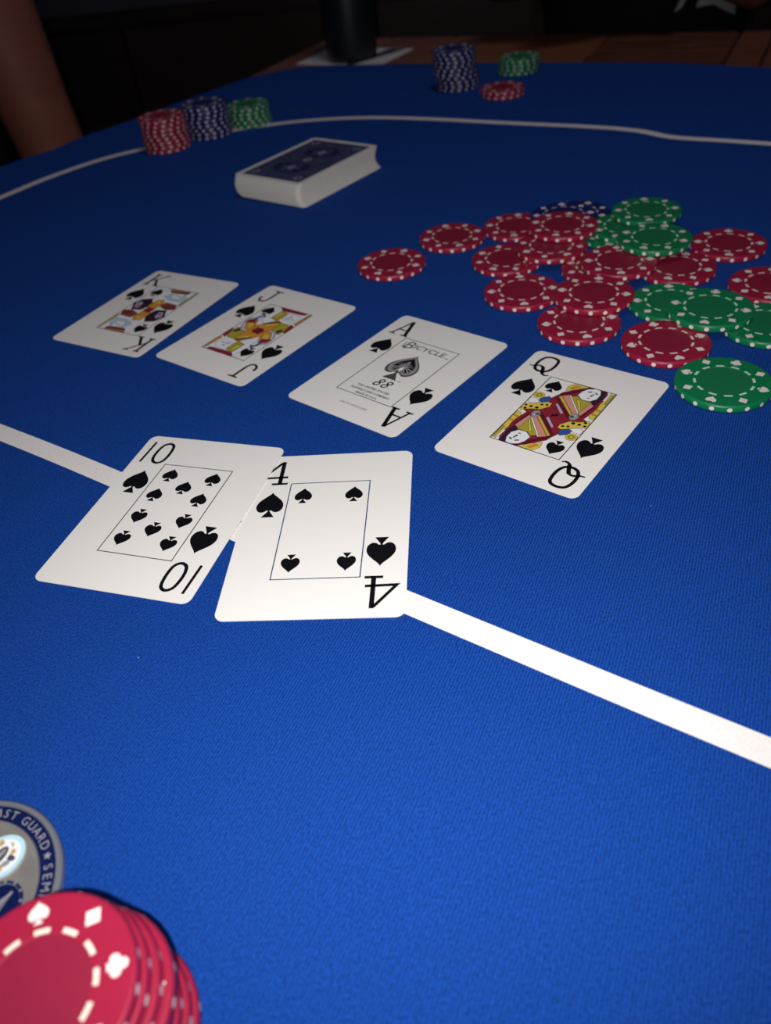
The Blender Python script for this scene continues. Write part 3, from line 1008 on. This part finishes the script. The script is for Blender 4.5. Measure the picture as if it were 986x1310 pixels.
stack('red', 153.3, 777.2, 2, 'low pair of red chips before the far stacks', 'pair of red chips at the far edge', lambda k: wob[k + 5], spin=zig(0))

near = [(-73.4, 61.2), (-74.4, 60.9), (-75.6, 60.9), (-76.3, 61.5), (-75.3, 62.9), (-77.2, 62.8), (-78.7, 62.6), (-79.75, 62.2)]
spins = [.35, .52, .30, .22, .10, .18, .05, math.radians(57 - 90)]
stack('red', 0, 0, 8, 'leaning near red stack beside the coin', 'red stack in the near corner', lambda k: near[k], True, spin=lambda k: spins[k])

# ------------------------------------------------------------------ deck of cards
DK = thing('card_deck', 'face-down deck of cards with navy backs on the felt before the far line', 'deck of cards', at(-23.6, 607.6, 0.0), math.atan2(-42.0, 47.1))
g = Geo()
nl = 50
for k in range(nl):
    s = k / (nl - 1)
    dy = -2.6 * math.sin(PI * s ** .8) + .3 * (1 - s) + .15 * math.sin(k * 2.3)
    dx = -1.2 * math.sin(PI * s) + 1.6 * (1 - s) + .12 * math.sin(k * 1.7)
    add_slab(g, rrect(CW, CH, 3.4, 3), .04 + k * .298, .04 + k * .298 + .27, CARD, CARDEDGE, dx, dy)
obj('lower_cards', g.build('lower_cards'), DK, kind='stuff')
zt = .04 + nl * .298
g = Geo(); add_slab(g, rrect(CW, CH, 3.4), zt, zt + .3, CARD, CARDEDGE)
tc_ = obj('top_card', g.build('top_card'), DK)


def back(g):
    z = zt + .32
    g.poly(rrect(CW - 8.5, CH - 8.5, 1.2, 3), BACKMID, z)
    g.stroke([(-25.2, -38), (25.2, -38), (25.2, 38), (-25.2, 38)], .7, BACKBLUE, z + .01, True)
    for sx_ in (-1, 1):
        for sy_ in (-1, 1):
            g.poly(circ(sx_ * 20.5, sy_ * 33, 3.4, 14), BACKLIGHT, z + .01)
            g.poly(circ(sx_ * 20.5, sy_ * 33, 1.6, 10), NAVY, z + .02)
            g.stroke(catmull([(sx_ * 24, sy_ * 22), (sx_ * 17, sy_ * 24), (sx_ * 15, sy_ * 31), (sx_ * 8, sy_ * 34), (sx_ * 4, sy_ * 30)], 5), 1.3, BACKBLUE, z + .01)
            g.stroke(catmull([(sx_ * 23, sy_ * 6), (sx_ * 19, sy_ * 12), (sx_ * 22, sy_ * 18), (sx_ * 17, sy_ * 20), (sx_ * 16, sy_ * 15)], 5), 1.1, BACKBLUE, z + .01)
    for sy_ in (-1, 1):
        g.poly(circ(0, sy_ * 17, 15.6, 28, ry=10.5), NAVY, z + .02)
        for k in range(6):
            a = PI * k / 3
            g.poly(circ(6.4 * math.cos(a), sy_ * 17 + 6.4 * math.sin(a), 2.2, 10), BACKBLUE, z + .03)
        g.poly(circ(0, sy_ * 17, 3.6, 14), BACKLIGHT, z + .03)
    g.poly([(0, 5), (4, 0), (0, -5), (-4, 0)], BACKLIGHT, z + .03)
    for sx_ in (-1, 1):
        g.poly(circ(sx_ * 12, 0, 2.6, 12), BACKBLUE, z + .03)


gg = Geo(); back(gg)
obj('back_pattern', gg.build('back_pattern'), tc_, label='navy scrolled card back with pale medallions')

# ------------------------------------------------------------------ challenge coin under the stack's edge
cn = thing('challenge_coin', 'large silver coin with a navy lettered ring beside the near red stack', 'coin', at(-117.5, 95.4, 0.03))
g = Geo()
g.lathe([(0, 0), (25.4, 0), (26.0, .5), (26.0, 2.5), (25.5, 3.0), (24.6, 3.0), (24.35, 2.5), (20.4, 2.5), (20.2, 2.95), (19.5, 2.95), (19.2, 2.55), (15, 2.4), (8, 2.5), (0, 2.6)],
        [COINRIM] * 6 + [COIN] * 7, 72)
obj('disc', g.build('coin_disc', False), cn)
g = Geo()
o1, o2 = circ(0, 0, 24.33, 72), circ(0, 0, 20.42, 72)
for k in range(72):
    g.poly([o1[k], o1[(k + 1) % 72], o2[(k + 1) % 72], o2[k]], ENAMEL, 2.56)
obj('enamel_ring', g.build('enamel_ring'), cn, label='navy enamel ring')
g = Geo()


def ring_letters(s, degs):
    for ch, dg in zip(s, degs):
        if ch == ' ':
            continue
        a = math.radians(dg)
        c_ = (22.45 * math.cos(a), 22.45 * math.sin(a))
        if ch == '*':
            st = [((1.15 if k % 2 == 0 else .5) * math.cos(PI / 2 + k * PI / 5), (1.15 if k % 2 == 0 else .5) * math.sin(PI / 2 + k * PI / 5)) for k in range(10)]
            g.poly(rot2(st, a - PI / 2, c_), COINW, 2.62)
        else:
            add_text(g, text_mesh(ch, 2.25), c_, COINW, 2.62, a - PI / 2, None)


word = 'COAST GUARD'
ring_letters(word, [91.5, 84.5, 78, 72, 66, 60, 55.6, 48.6, 42.2, 35.6, 29])
ring_letters('*', [21])
w2 = 'SEMPER PARATUS'
ring_letters(w2, [13 - 6.6 * k for k in range(len(w2))])
ring_letters('*', [-84])
w3 = 'UNITED STATES'
ring_letters(w3, [-91 - 7.2 * k + 0 for k in range(len(w3))])
ring_letters('*', [-188])
obj('ring_lettering', g.build('ring_lettering'), cn, label='raised silver capitals')
# oval emblem, upper right of the coin's field
g = Geo()
ec = (8.6, 9.0)


def oval(rx, ry, z, m, c_=ec, a=math.radians(35)):
    g.poly(rot2(circ(0, 0, rx, 32, ry=ry), a, c_), m, z)


oval(6.5, 5.7, 2.86, ENAMEL2)
n0 = len(g.v)
ov0, ov1 = rot2(circ(0, 0, 6.8, 32, ry=6.0), math.radians(35), ec), rot2(circ(0, 0, 6.5, 32, ry=5.7), math.radians(35), ec)
for k in range(32):
    k2 = (k + 1) % 32
    g.v += [(*ov0[k], 2.4), (*ov0[k2], 2.4), (*ov1[k2], 2.86), (*ov1[k], 2.86)]
    g.f.append([n0, n0 + 1, n0 + 2, n0 + 3]); g.i.append(g.mi(COIN)); n0 += 4
oval(5.4, 4.6, 2.88, PWHITE)
for k, (ex, ey, m) in enumerate([(12.2, 10.6, GOLD), (11.2, 12.6, P_OLIVE), (7.8, 14.0, GOLD), (12.6, 8.4, GREY), (11.2, 6.6, COINW), (9.4, 4.6, GOLD), (8.0, 3.6, P_OLIVE), (4.2, 13.4, GOLD), (2.6, 10.8, P_OLIVE), (4.8, 5.2, GOLD)]):
    g.poly(rot2(circ(0, 0, 1.25, 8, ry=.8), k * .9, (ec[0] + (ex - ec[0]) * .74, ec[1] + (ey - ec[1]) * .74)), m, 2.90)
oval(3.7, 2.2, 2.91, PWHITE, (8.4, 9.4), math.radians(55))
oval(2.9, 1.5, 2.93, GREY, (8.3, 9.3), math.radians(55))
oval(2.0, .55, 2.95, COINW, (8.5, 9.6), math.radians(55))
obj('oval_emblem', g.build('oval_emblem'), cn, label='oval emblem with pale blue border')
# small round medallion at the coin's lower field
g = Geo()
mc_ = (11.9, -2.8)
g.lathe([(5.6, 2.45), (5.5, 2.85), (4.9, 2.85), (4.7, 2.6), (0, 2.62)], [ENAMEL, ENAMEL, COINRIM, ENAMEL], 32, (mc_[0], mc_[1], 0))
for k in range(12):
    a = k * PI / 6
    g.poly(circ(mc_[0] + 5.2 * math.cos(a), mc_[1] + 5.2 * math.sin(a), .35, 8), COINW, 2.88)
g.poly([(mc_[0] - 3, mc_[1] - 2.6), (mc_[0] + .4, mc_[1] - 2), (mc_[0] + 2.6, mc_[1] + 2.6), (mc_[0] - 1, mc_[1] + .6)], COINRIM, 2.66)
g.stroke([(mc_[0] - 2.6, mc_[1] - 2.4), (mc_[0] + 2.4, mc_[1] + 2.6)], .6, COINW, 2.68)
obj('small_medallion', g.build('small_medallion'), cn, label='small round medallion with navy ring')

# ------------------------------------------------------------------ leaflet and dark tumbler on the wood behind the felt
TZW = TZ
lf = thing('leaflet', 'small white printed card lying on the brown wood under the dark tumbler', 'card', at(34, 1082, TZW + .1), math.atan2(-57, 81))
g = Geo(); add_slab(g, rrect(118, 84, 3, 3), 0, .5, CARD, CARDEDGE)
obj('sheet', g.build('leaflet_sheet'), lf)
g = Geo()
g.poly([(12, -40), (22, -40), (50, 40), (26, 40)], INK, .53)
g.stroke([(17.5, -38), (36, 38)], 1.6, LGREY, .55)
obj('printed_band', g.build('printed_band'), lf, label='black printed band')
tm_ = thing('tumbler', 'tall blue-black tumbler standing on the white card beyond the felt', 'tumbler', at(31, 1072, TZW + .63))
g = Geo()
g.lathe([(0, 0), (26, 0), (29, 3), (30, 8), (30.5, 80), (31.5, 168), (31.5, 172), (0, 172)], TUMBLER, 40)
obj('body', g.build('tumbler_body', True), tm_)
g = Geo(); g.lathe([(31.7, 168.0), (33, 170), (33, 178), (30, 182), (12, 184), (0, 184)], TUMBLER, 40)
obj('lid', g.build('tumbler_lid', True), tm_)

# ------------------------------------------------------------------ people seated at the far side, and their chairs


def tube(g, pts, rad, m, side=None, n=14):
    """closed tube through 3-D points; rad = r or (r across side, r across the other axis) per point"""
    P = [Vector(p) for p in pts]
    rings = []
    ref = Vector(side) if side is not None else Vector((.31, .9, .2))
    for k, p in enumerate(P):
        t_ = (P[min(k + 1, len(P) - 1)] - P[max(k - 1, 0)]).normalized()
        s_ = (ref - t_ * ref.dot(t_)).normalized()
        b_ = t_.cross(s_)
        ra, rb = rad[k] if isinstance(rad[k], (tuple, list)) else (rad[k], rad[k])
        k0 = len(g.v)
        for j in range(n):
            a = 2 * PI * j / n
            g.v.append(tuple(p + s_ * ra * math.cos(a) + b_ * rb * math.sin(a)))
        rings.append(k0)
    for e, sg in ((0, -1), (len(P) - 1, 1)):
        t_ = (P[1] - P[0]) if e == 0 else (P[-1] - P[-2])
        r = rad[e] if not isinstance(rad[e], (tuple, list)) else min(rad[e])
        g.v.append(tuple(P[e] + t_.normalized() * r * .55 * sg))
    c0, c1 = len(g.v) - 2, len(g.v) - 1
    mi = g.mi(m)
    for k in range(len(P) - 1):
        for j in range(n):
            j2 = (j + 1) % n
            g.f.append([rings[k] + j, rings[k] + j2, rings[k + 1] + j2, rings[k + 1] + j]); g.i.append(mi)
    for j in range(n):
        j2 = (j + 1) % n
        g.f.append([rings[0] + j2, rings[0] + j, c0]); g.i.append(mi)
        g.f.append([rings[-1] + j, rings[-1] + j2, c1]); g.i.append(mi)


def ball(g, c, r, m, n=12):
    r = r if isinstance(r, tuple) else (r, r, r)
    k0 = len(g.v)
    mi = g.mi(m)
    for i in range(1, n):
        for j in range(2 * n):
            th, ph = PI * i / n, PI * j / n
            g.v.append((c[0] + r[0] * math.sin(th) * math.cos(ph), c[1] + r[1] * math.sin(th) * math.sin(ph), c[2] + r[2] * math.cos(th)))
    g.v += [(c[0], c[1], c[2] + r[2]), (c[0], c[1], c[2] - r[2])]
    N_ = 2 * n
    for i in range(n - 2):
        for j in range(N_):
            g.f.append([k0 + i * N_ + j, k0 + (i + 1) * N_ + j, k0 + (i + 1) * N_ + (j + 1) % N_, k0 + i * N_ + (j + 1) % N_]); g.i.append(mi)
    for j in range(N_):
        g.f.append([k0 + j, k0 + (j + 1) % N_, len(g.v) - 2]); g.i.append(mi)
        b_ = k0 + (n - 2) * N_
        g.f.append([b_ + (j + 1) % N_, b_ + j, len(g.v) - 1]); g.i.append(mi)


def fused(name, g, m, voxel, smooth=6):
    """overlapping tubes fused into one continuous skin"""
    me = g.build(name)
    o = bpy.data.objects.new(name, me)
    COL.objects.link(o)
    r = o.modifiers.new('r', 'REMESH')
    r.mode = 'VOXEL'
    r.voxel_size = voxel * MM
    s = o.modifiers.new('s', 'SMOOTH')
    s.iterations = smooth
    s.factor = 0.5
    bpy.context.view_layer.update()
    dg = bpy.context.evaluated_depsgraph_get()
    out_ = bpy.data.meshes.new_from_object(o.evaluated_get(dg))
    bpy.data.objects.remove(o)
    out_.materials.clear()
    out_.materials.append(m)
    out_.polygons.foreach_set('use_smooth', [True] * len(out_.polygons))
    return out_


def person(label, origin, f, arms, waist=1.0, cloth=BLACKCLOTH, sleeve=.52):
    """seated figure in local axes: x = its left, y = its back, z up from the seat joint; arms = {side: (shoulder, elbow, wrist, tip direction)}"""
    t = thing('person', label, 'person', at(*origin), math.atan2(f[1], f[0]) + PI / 2)
    g = Geo()
    X = (1, 0, 0)
    tube(g, [(0, 0, -70), (0, 5, 0), (0, -5, 120), (0, 0, 250), (0, 10, 370), (0, 20, 470), (0, 15, 530)],
         [(150, 100), (158, 110), (128 * waist, 100), (140 * waist, 105), (165, 105), (150, 80), (62, 55)], SKIN, X, 20)
    tube(g, [(0, 12, 500), (0, 0, 560), (0, -6, 600)], [60, 54, 52], SKIN, X)
    ball(g, (0, -8, 690), (74, 92, 104), SKIN)                      # skull
    tube(g, [(0, -40, 660), (0, -58, 620), (0, -64, 600)], [(56, 46), (44, 34), (26, 22)], SKIN, X)   # jaw and chin
    tube(g, [(0, -92, 700), (0, -106, 672), (0, -104, 664)], [8, 13, 12], SKIN, X, 8)                 # nose
    tube(g, [(-22, -92, 632), (22, -92, 632)], [7, 7], SKIN, (0, 0, 1), 8)                            # lips
    for s in (-1, 1):
        ball(g, (s * 76, 4, 680), (8, 18, 30), SKIN, 8)             # ears
        tube(g, [(s * 14, -90, 716), (s * 44, -78, 718)], [9, 8], SKIN, (0, 0, 1), 8)                 # brows
        sh, el, wr, td = arms[s]
        sh, el, wr, td = Vector(sh), Vector(el), Vector(wr), Vector(td).normalized()
        tube(g, [(s * 60, 17, 492), (s * 125, 15, 482), sh + Vector((-s * 10, 0, -22)), sh.lerp(el, .35), sh.lerp(el, .75), el], [40, 50, 52, 45, 38, 35], SKIN)
        tube(g, [el, el.lerp(wr, .3), el.lerp(wr, .8), wr], [36, 37, 27, 24], SKIN)
        up_ = Vector((0, 0, 1))
        sd = td.cross(up_)
        sd = sd.normalized() if sd.length > .1 else Vector((0, 1, 0))
        nrm = sd.cross(td).normalized()
        tube(g, [wr, wr + td * 30, wr + td * 75, wr + td * 92], [(24, 18), (38, 16), (42, 15), (38, 11)], SKIN, tuple(sd))
        for q, ln in enumerate((66, 76, 72, 56)):
            b0 = wr + td * 82 + sd * (-29 + 19.5 * q)
            b1 = b0 + td * ln * .45 - nrm * 4
            b2 = b1 + td * ln * .32 - nrm * 14
            b3 = b2 + td * ln * .18 - nrm * 16
            tube(g, [b0, b1, b2, b3], [9.5, 9, 8, 7], SKIN, tuple(sd), 8)
        th0 = wr + td * 26 - sd * 30
        tube(g, [th0, th0 - sd * 24 + td * 30 - nrm * 6, th0 - sd * 28 + td * 58 - nrm * 14], [13, 11, 8.5], SKIN, tuple(sd), 8)
        hip, kn, an = Vector((s * 88, -20, -20)), Vector((s * 105, -430, 6)), Vector((s * 110, -420, -425))
        tube(g, [hip, hip.lerp(kn, .5), kn], [86, 74, 58], SKIN, X)
        tube(g, [kn, kn.lerp(an, .35), kn.lerp(an, .85), an], [56, 54, 38, 36], SKIN, X)
        tube(g, [an + Vector((0, 25, -24)), an + Vector((0, -60, -34)), an + Vector((0, -150, -46))], [(34, 30), (40, 28), (34, 15)], SKIN, X)
    obj('body', fused('person_body', g, SKIN, 6.5), t)
    # shirt with short sleeves
    g = Geo()
    tube(g, [(0, 4, -30), (0, 2, 20), (0, -5, 120), (0, 0, 250), (0, 10, 370), (0, 20, 470), (0, 17, 520)],
         [(168, 122), (168, 122), (138 * waist, 112), (150 * waist, 116), (175, 116), (160, 91), (74, 66)], cloth, X, 24)
    for s in (-1, 1):
        sh, el = Vector(arms[s][0]), Vector(arms[s][1])
        tube(g, [(s * 60, 17, 490), (s * 125, 15, 480), sh + Vector((-s * 10, 0, -24)), sh.lerp(el, sleeve * .6), sh.lerp(el, sleeve)], [48, 58, 61, 57, 54], cloth)
    shirt = obj('shirt', fused('shirt', g, cloth, 8, 5), t, label='black short-sleeved shirt')
    g = Geo()
    tube(g, [(-60, 5, -40), (0, 5, -50), (60, 5, -40)], [(80, 105), (84, 118), (80, 105)], DARKDENIM, (0, 0, 1))
    for s in (-1, 1):
        hip, kn, an = Vector((s * 88, -20, -20)), Vector((s * 105, -430, 6)), Vector((s * 110, -420, -400))
        tube(g, [hip, hip.lerp(kn, .5), kn], [96, 84, 68], DARKDENIM, X)
        tube(g, [kn, kn.lerp(an, .35), an], [66, 64, 56], DARKDENIM, X)
    obj('trousers', fused('trousers', g, DARKDENIM, 9, 5), t)
    for s in (-1, 1):
        g = Geo()
        a_ = Vector((s * 110, -420, -460))
        tube(g, [a_ + Vector((0, 40, 0)), a_ + Vector((0, -60, -6)), a_ + Vector((0, -175, -12))], [(42, 36), (48, 34), (42, 24)], BLACKCLOTH, X)
        obj('shoe', g.build('shoe', True), t)
    g = Geo()
    ball(g, (0, 10, 712), (82, 92, 98), HAIR, 12)
    hm = g.build('hair', True)
    bmh = bmesh.new(); bmh.from_mesh(hm)
    bmesh.ops.bisect_plane(bmh, geom=bmh.verts[:] + bmh.edges[:] + bmh.faces[:], plane_co=Vector((0, -40, 716)) * MM, plane_no=Vector((0, -.75, -.66)), clear_outer=True)
    bmh.to_mesh(hm); bmh.free()
    obj('hair', hm, t)
    for s in (-1, 1):
        g = Geo(); ball(g, (s * 29, -80, 698), 11, EYE, 8); ball(g, (s * 29, -86.5, 697), 6, INK, 6)
        obj('eye', g.build('eye', True), t)
    return t, shirt


def to_local(p, origin, f):
    """world point (mm) to a person's local axes"""
    a = math.atan2(f[1], f[0]) + PI / 2
    v = Vector((p[0] - origin[0], p[1] - origin[1]))
    return (v.x * math.cos(a) + v.y * math.sin(a), -v.x * math.sin(a) + v.y * math.cos(a), p[2] - origin[2])


SEATZ = -265
# the one whose bare arm hangs beside the table's left end
fA, oA = (0.70, -0.714), (-462, 790, SEATZ)
LA = lambda p: to_local(p, oA, fA)
person('person in dark clothes at the left end, only a bare arm in view', oA, fA,
       {1: (LA((-330, 926, 225)), LA((-309, 949, -62)), LA((-205, 812, -160)), (0.1, -1, -.1)),
        -1: ((-185, 15, 490), (-215, -40, 215), (-150, -250, 105), (0.1, -1, 0))}, 1.05, sleeve=.30)
# the one in the black shirt beyond the far edge, arms folded
fB, oB = (-0.5, -0.866), (415, 1168, SEATZ)
pB, shirtB = person('person in black shirt with white star print beyond the far table edge', oB, fB,
                    {1: ((172, 15, 480), (142, -58, 287), (10, -200, 372), (-1, -.05, .1)),
                     -1: ((-178, 15, 480), (-205, 0, 300), (-60, -150, 330), (1, -.1, .05))}, .86)
# the star print, laid on the front of the shirt
bvh = BVHTree.FromPolygons([v.co for v in shirtB.data.vertices], [list(p.vertices) for p in shirtB.data.polygons])


def on_shirt(poly, name):
    """fills a flat outline (local x, z) with a grid of small faces pressed against the shirt front"""
    bmf = bmesh.new()
    vs = [bmf.verts.new((x * MM, -0.3, z * MM)) for x, z in poly]
    bmf.faces.new(vs)
    xs, zs = [p[0] for p in poly], [p[1] for p in poly]
    for ax, lo, hi in ((0, min(xs), max(xs)), (2, min(zs), max(zs))):
        q = lo + 8
        while q < hi:
            co, no = [0, 0, 0], [0, 0, 0]
            co[ax] = q * MM; no[ax] = 1
            bmesh.ops.bisect_plane(bmf, geom=bmf.verts[:] + bmf.edges[:] + bmf.faces[:], plane_co=co, plane_no=no)
            q += 8
    for v in bmf.verts:
        hit = bvh.ray_cast(v.co, Vector((0, 1, 0)))
        if hit[0] is not None:
            v.co = hit[0] - Vector((0, .0012, 0))
    me = bpy.data.meshes.new(name)
    bmf.to_mesh(me); bmf.free()
    me.materials.append(SHIRTWHITE)
    return me


star = [(76.4, 264.7), (94.3, 265.1), (116.3, 248.7), (115.3, 264.3), (113, 286), (134, 300), (112, 306), (97, 334), (88, 308), (60, 312), (76, 290), (78.6, 271.5)]
obj('star_print', on_shirt(star, 'star_print'), shirtB, label='white star print')
arc = [(54.5, 262.0), (61.7, 266.5), (64.9, 273.1), (65.3, 284), (64.5, 300), (60.0, 300), (60.4, 286), (59.1, 273.7)]
obj('curved_print', on_shirt(arc, 'curved_print'), shirtB, label='curved white stroke beside the star')


def chair(label, origin, f):
    t = thing('dining_chair', label, 'chair', at(origin[0], origin[1], FZ), math.atan2(f[1], f[0]) + PI / 2)
    hs = SEATZ - 140 - FZ
    g = Geo(); add_slab(g, rrect(430, 420, 40, 4), hs - 30, hs, DARKWOOD, DARKWOOD, 0, -30); obj('seat', g.build('chair_seat'), t)
    for sx_ in (-1, 1):
        for yy, ht in ((-205, hs - 31), (150, hs - 31)):
            g = Geo(); g.box((sx_ * 180, yy, ht / 2), (36, 36, ht), DARKWOOD); obj('leg', g.build('chair_leg'), t)
        g = Geo(); g.box((sx_ * 180, 168, hs + 230), (34, 26, 460), DARKWOOD); obj('back_post', g.build('chair_back_post'), t)
    for zz in (180, 300, 420):
        g = Geo(); g.box((0, 168, hs + zz), (325, 18, 60), DARKWOOD); obj('back_slat', g.build('chair_back_slat'), t)
    return t


chair('dark wooden chair under the person at the left end of the table', oA, fA)
chair('dark wooden chair under the person in the star shirt', oB, fB)
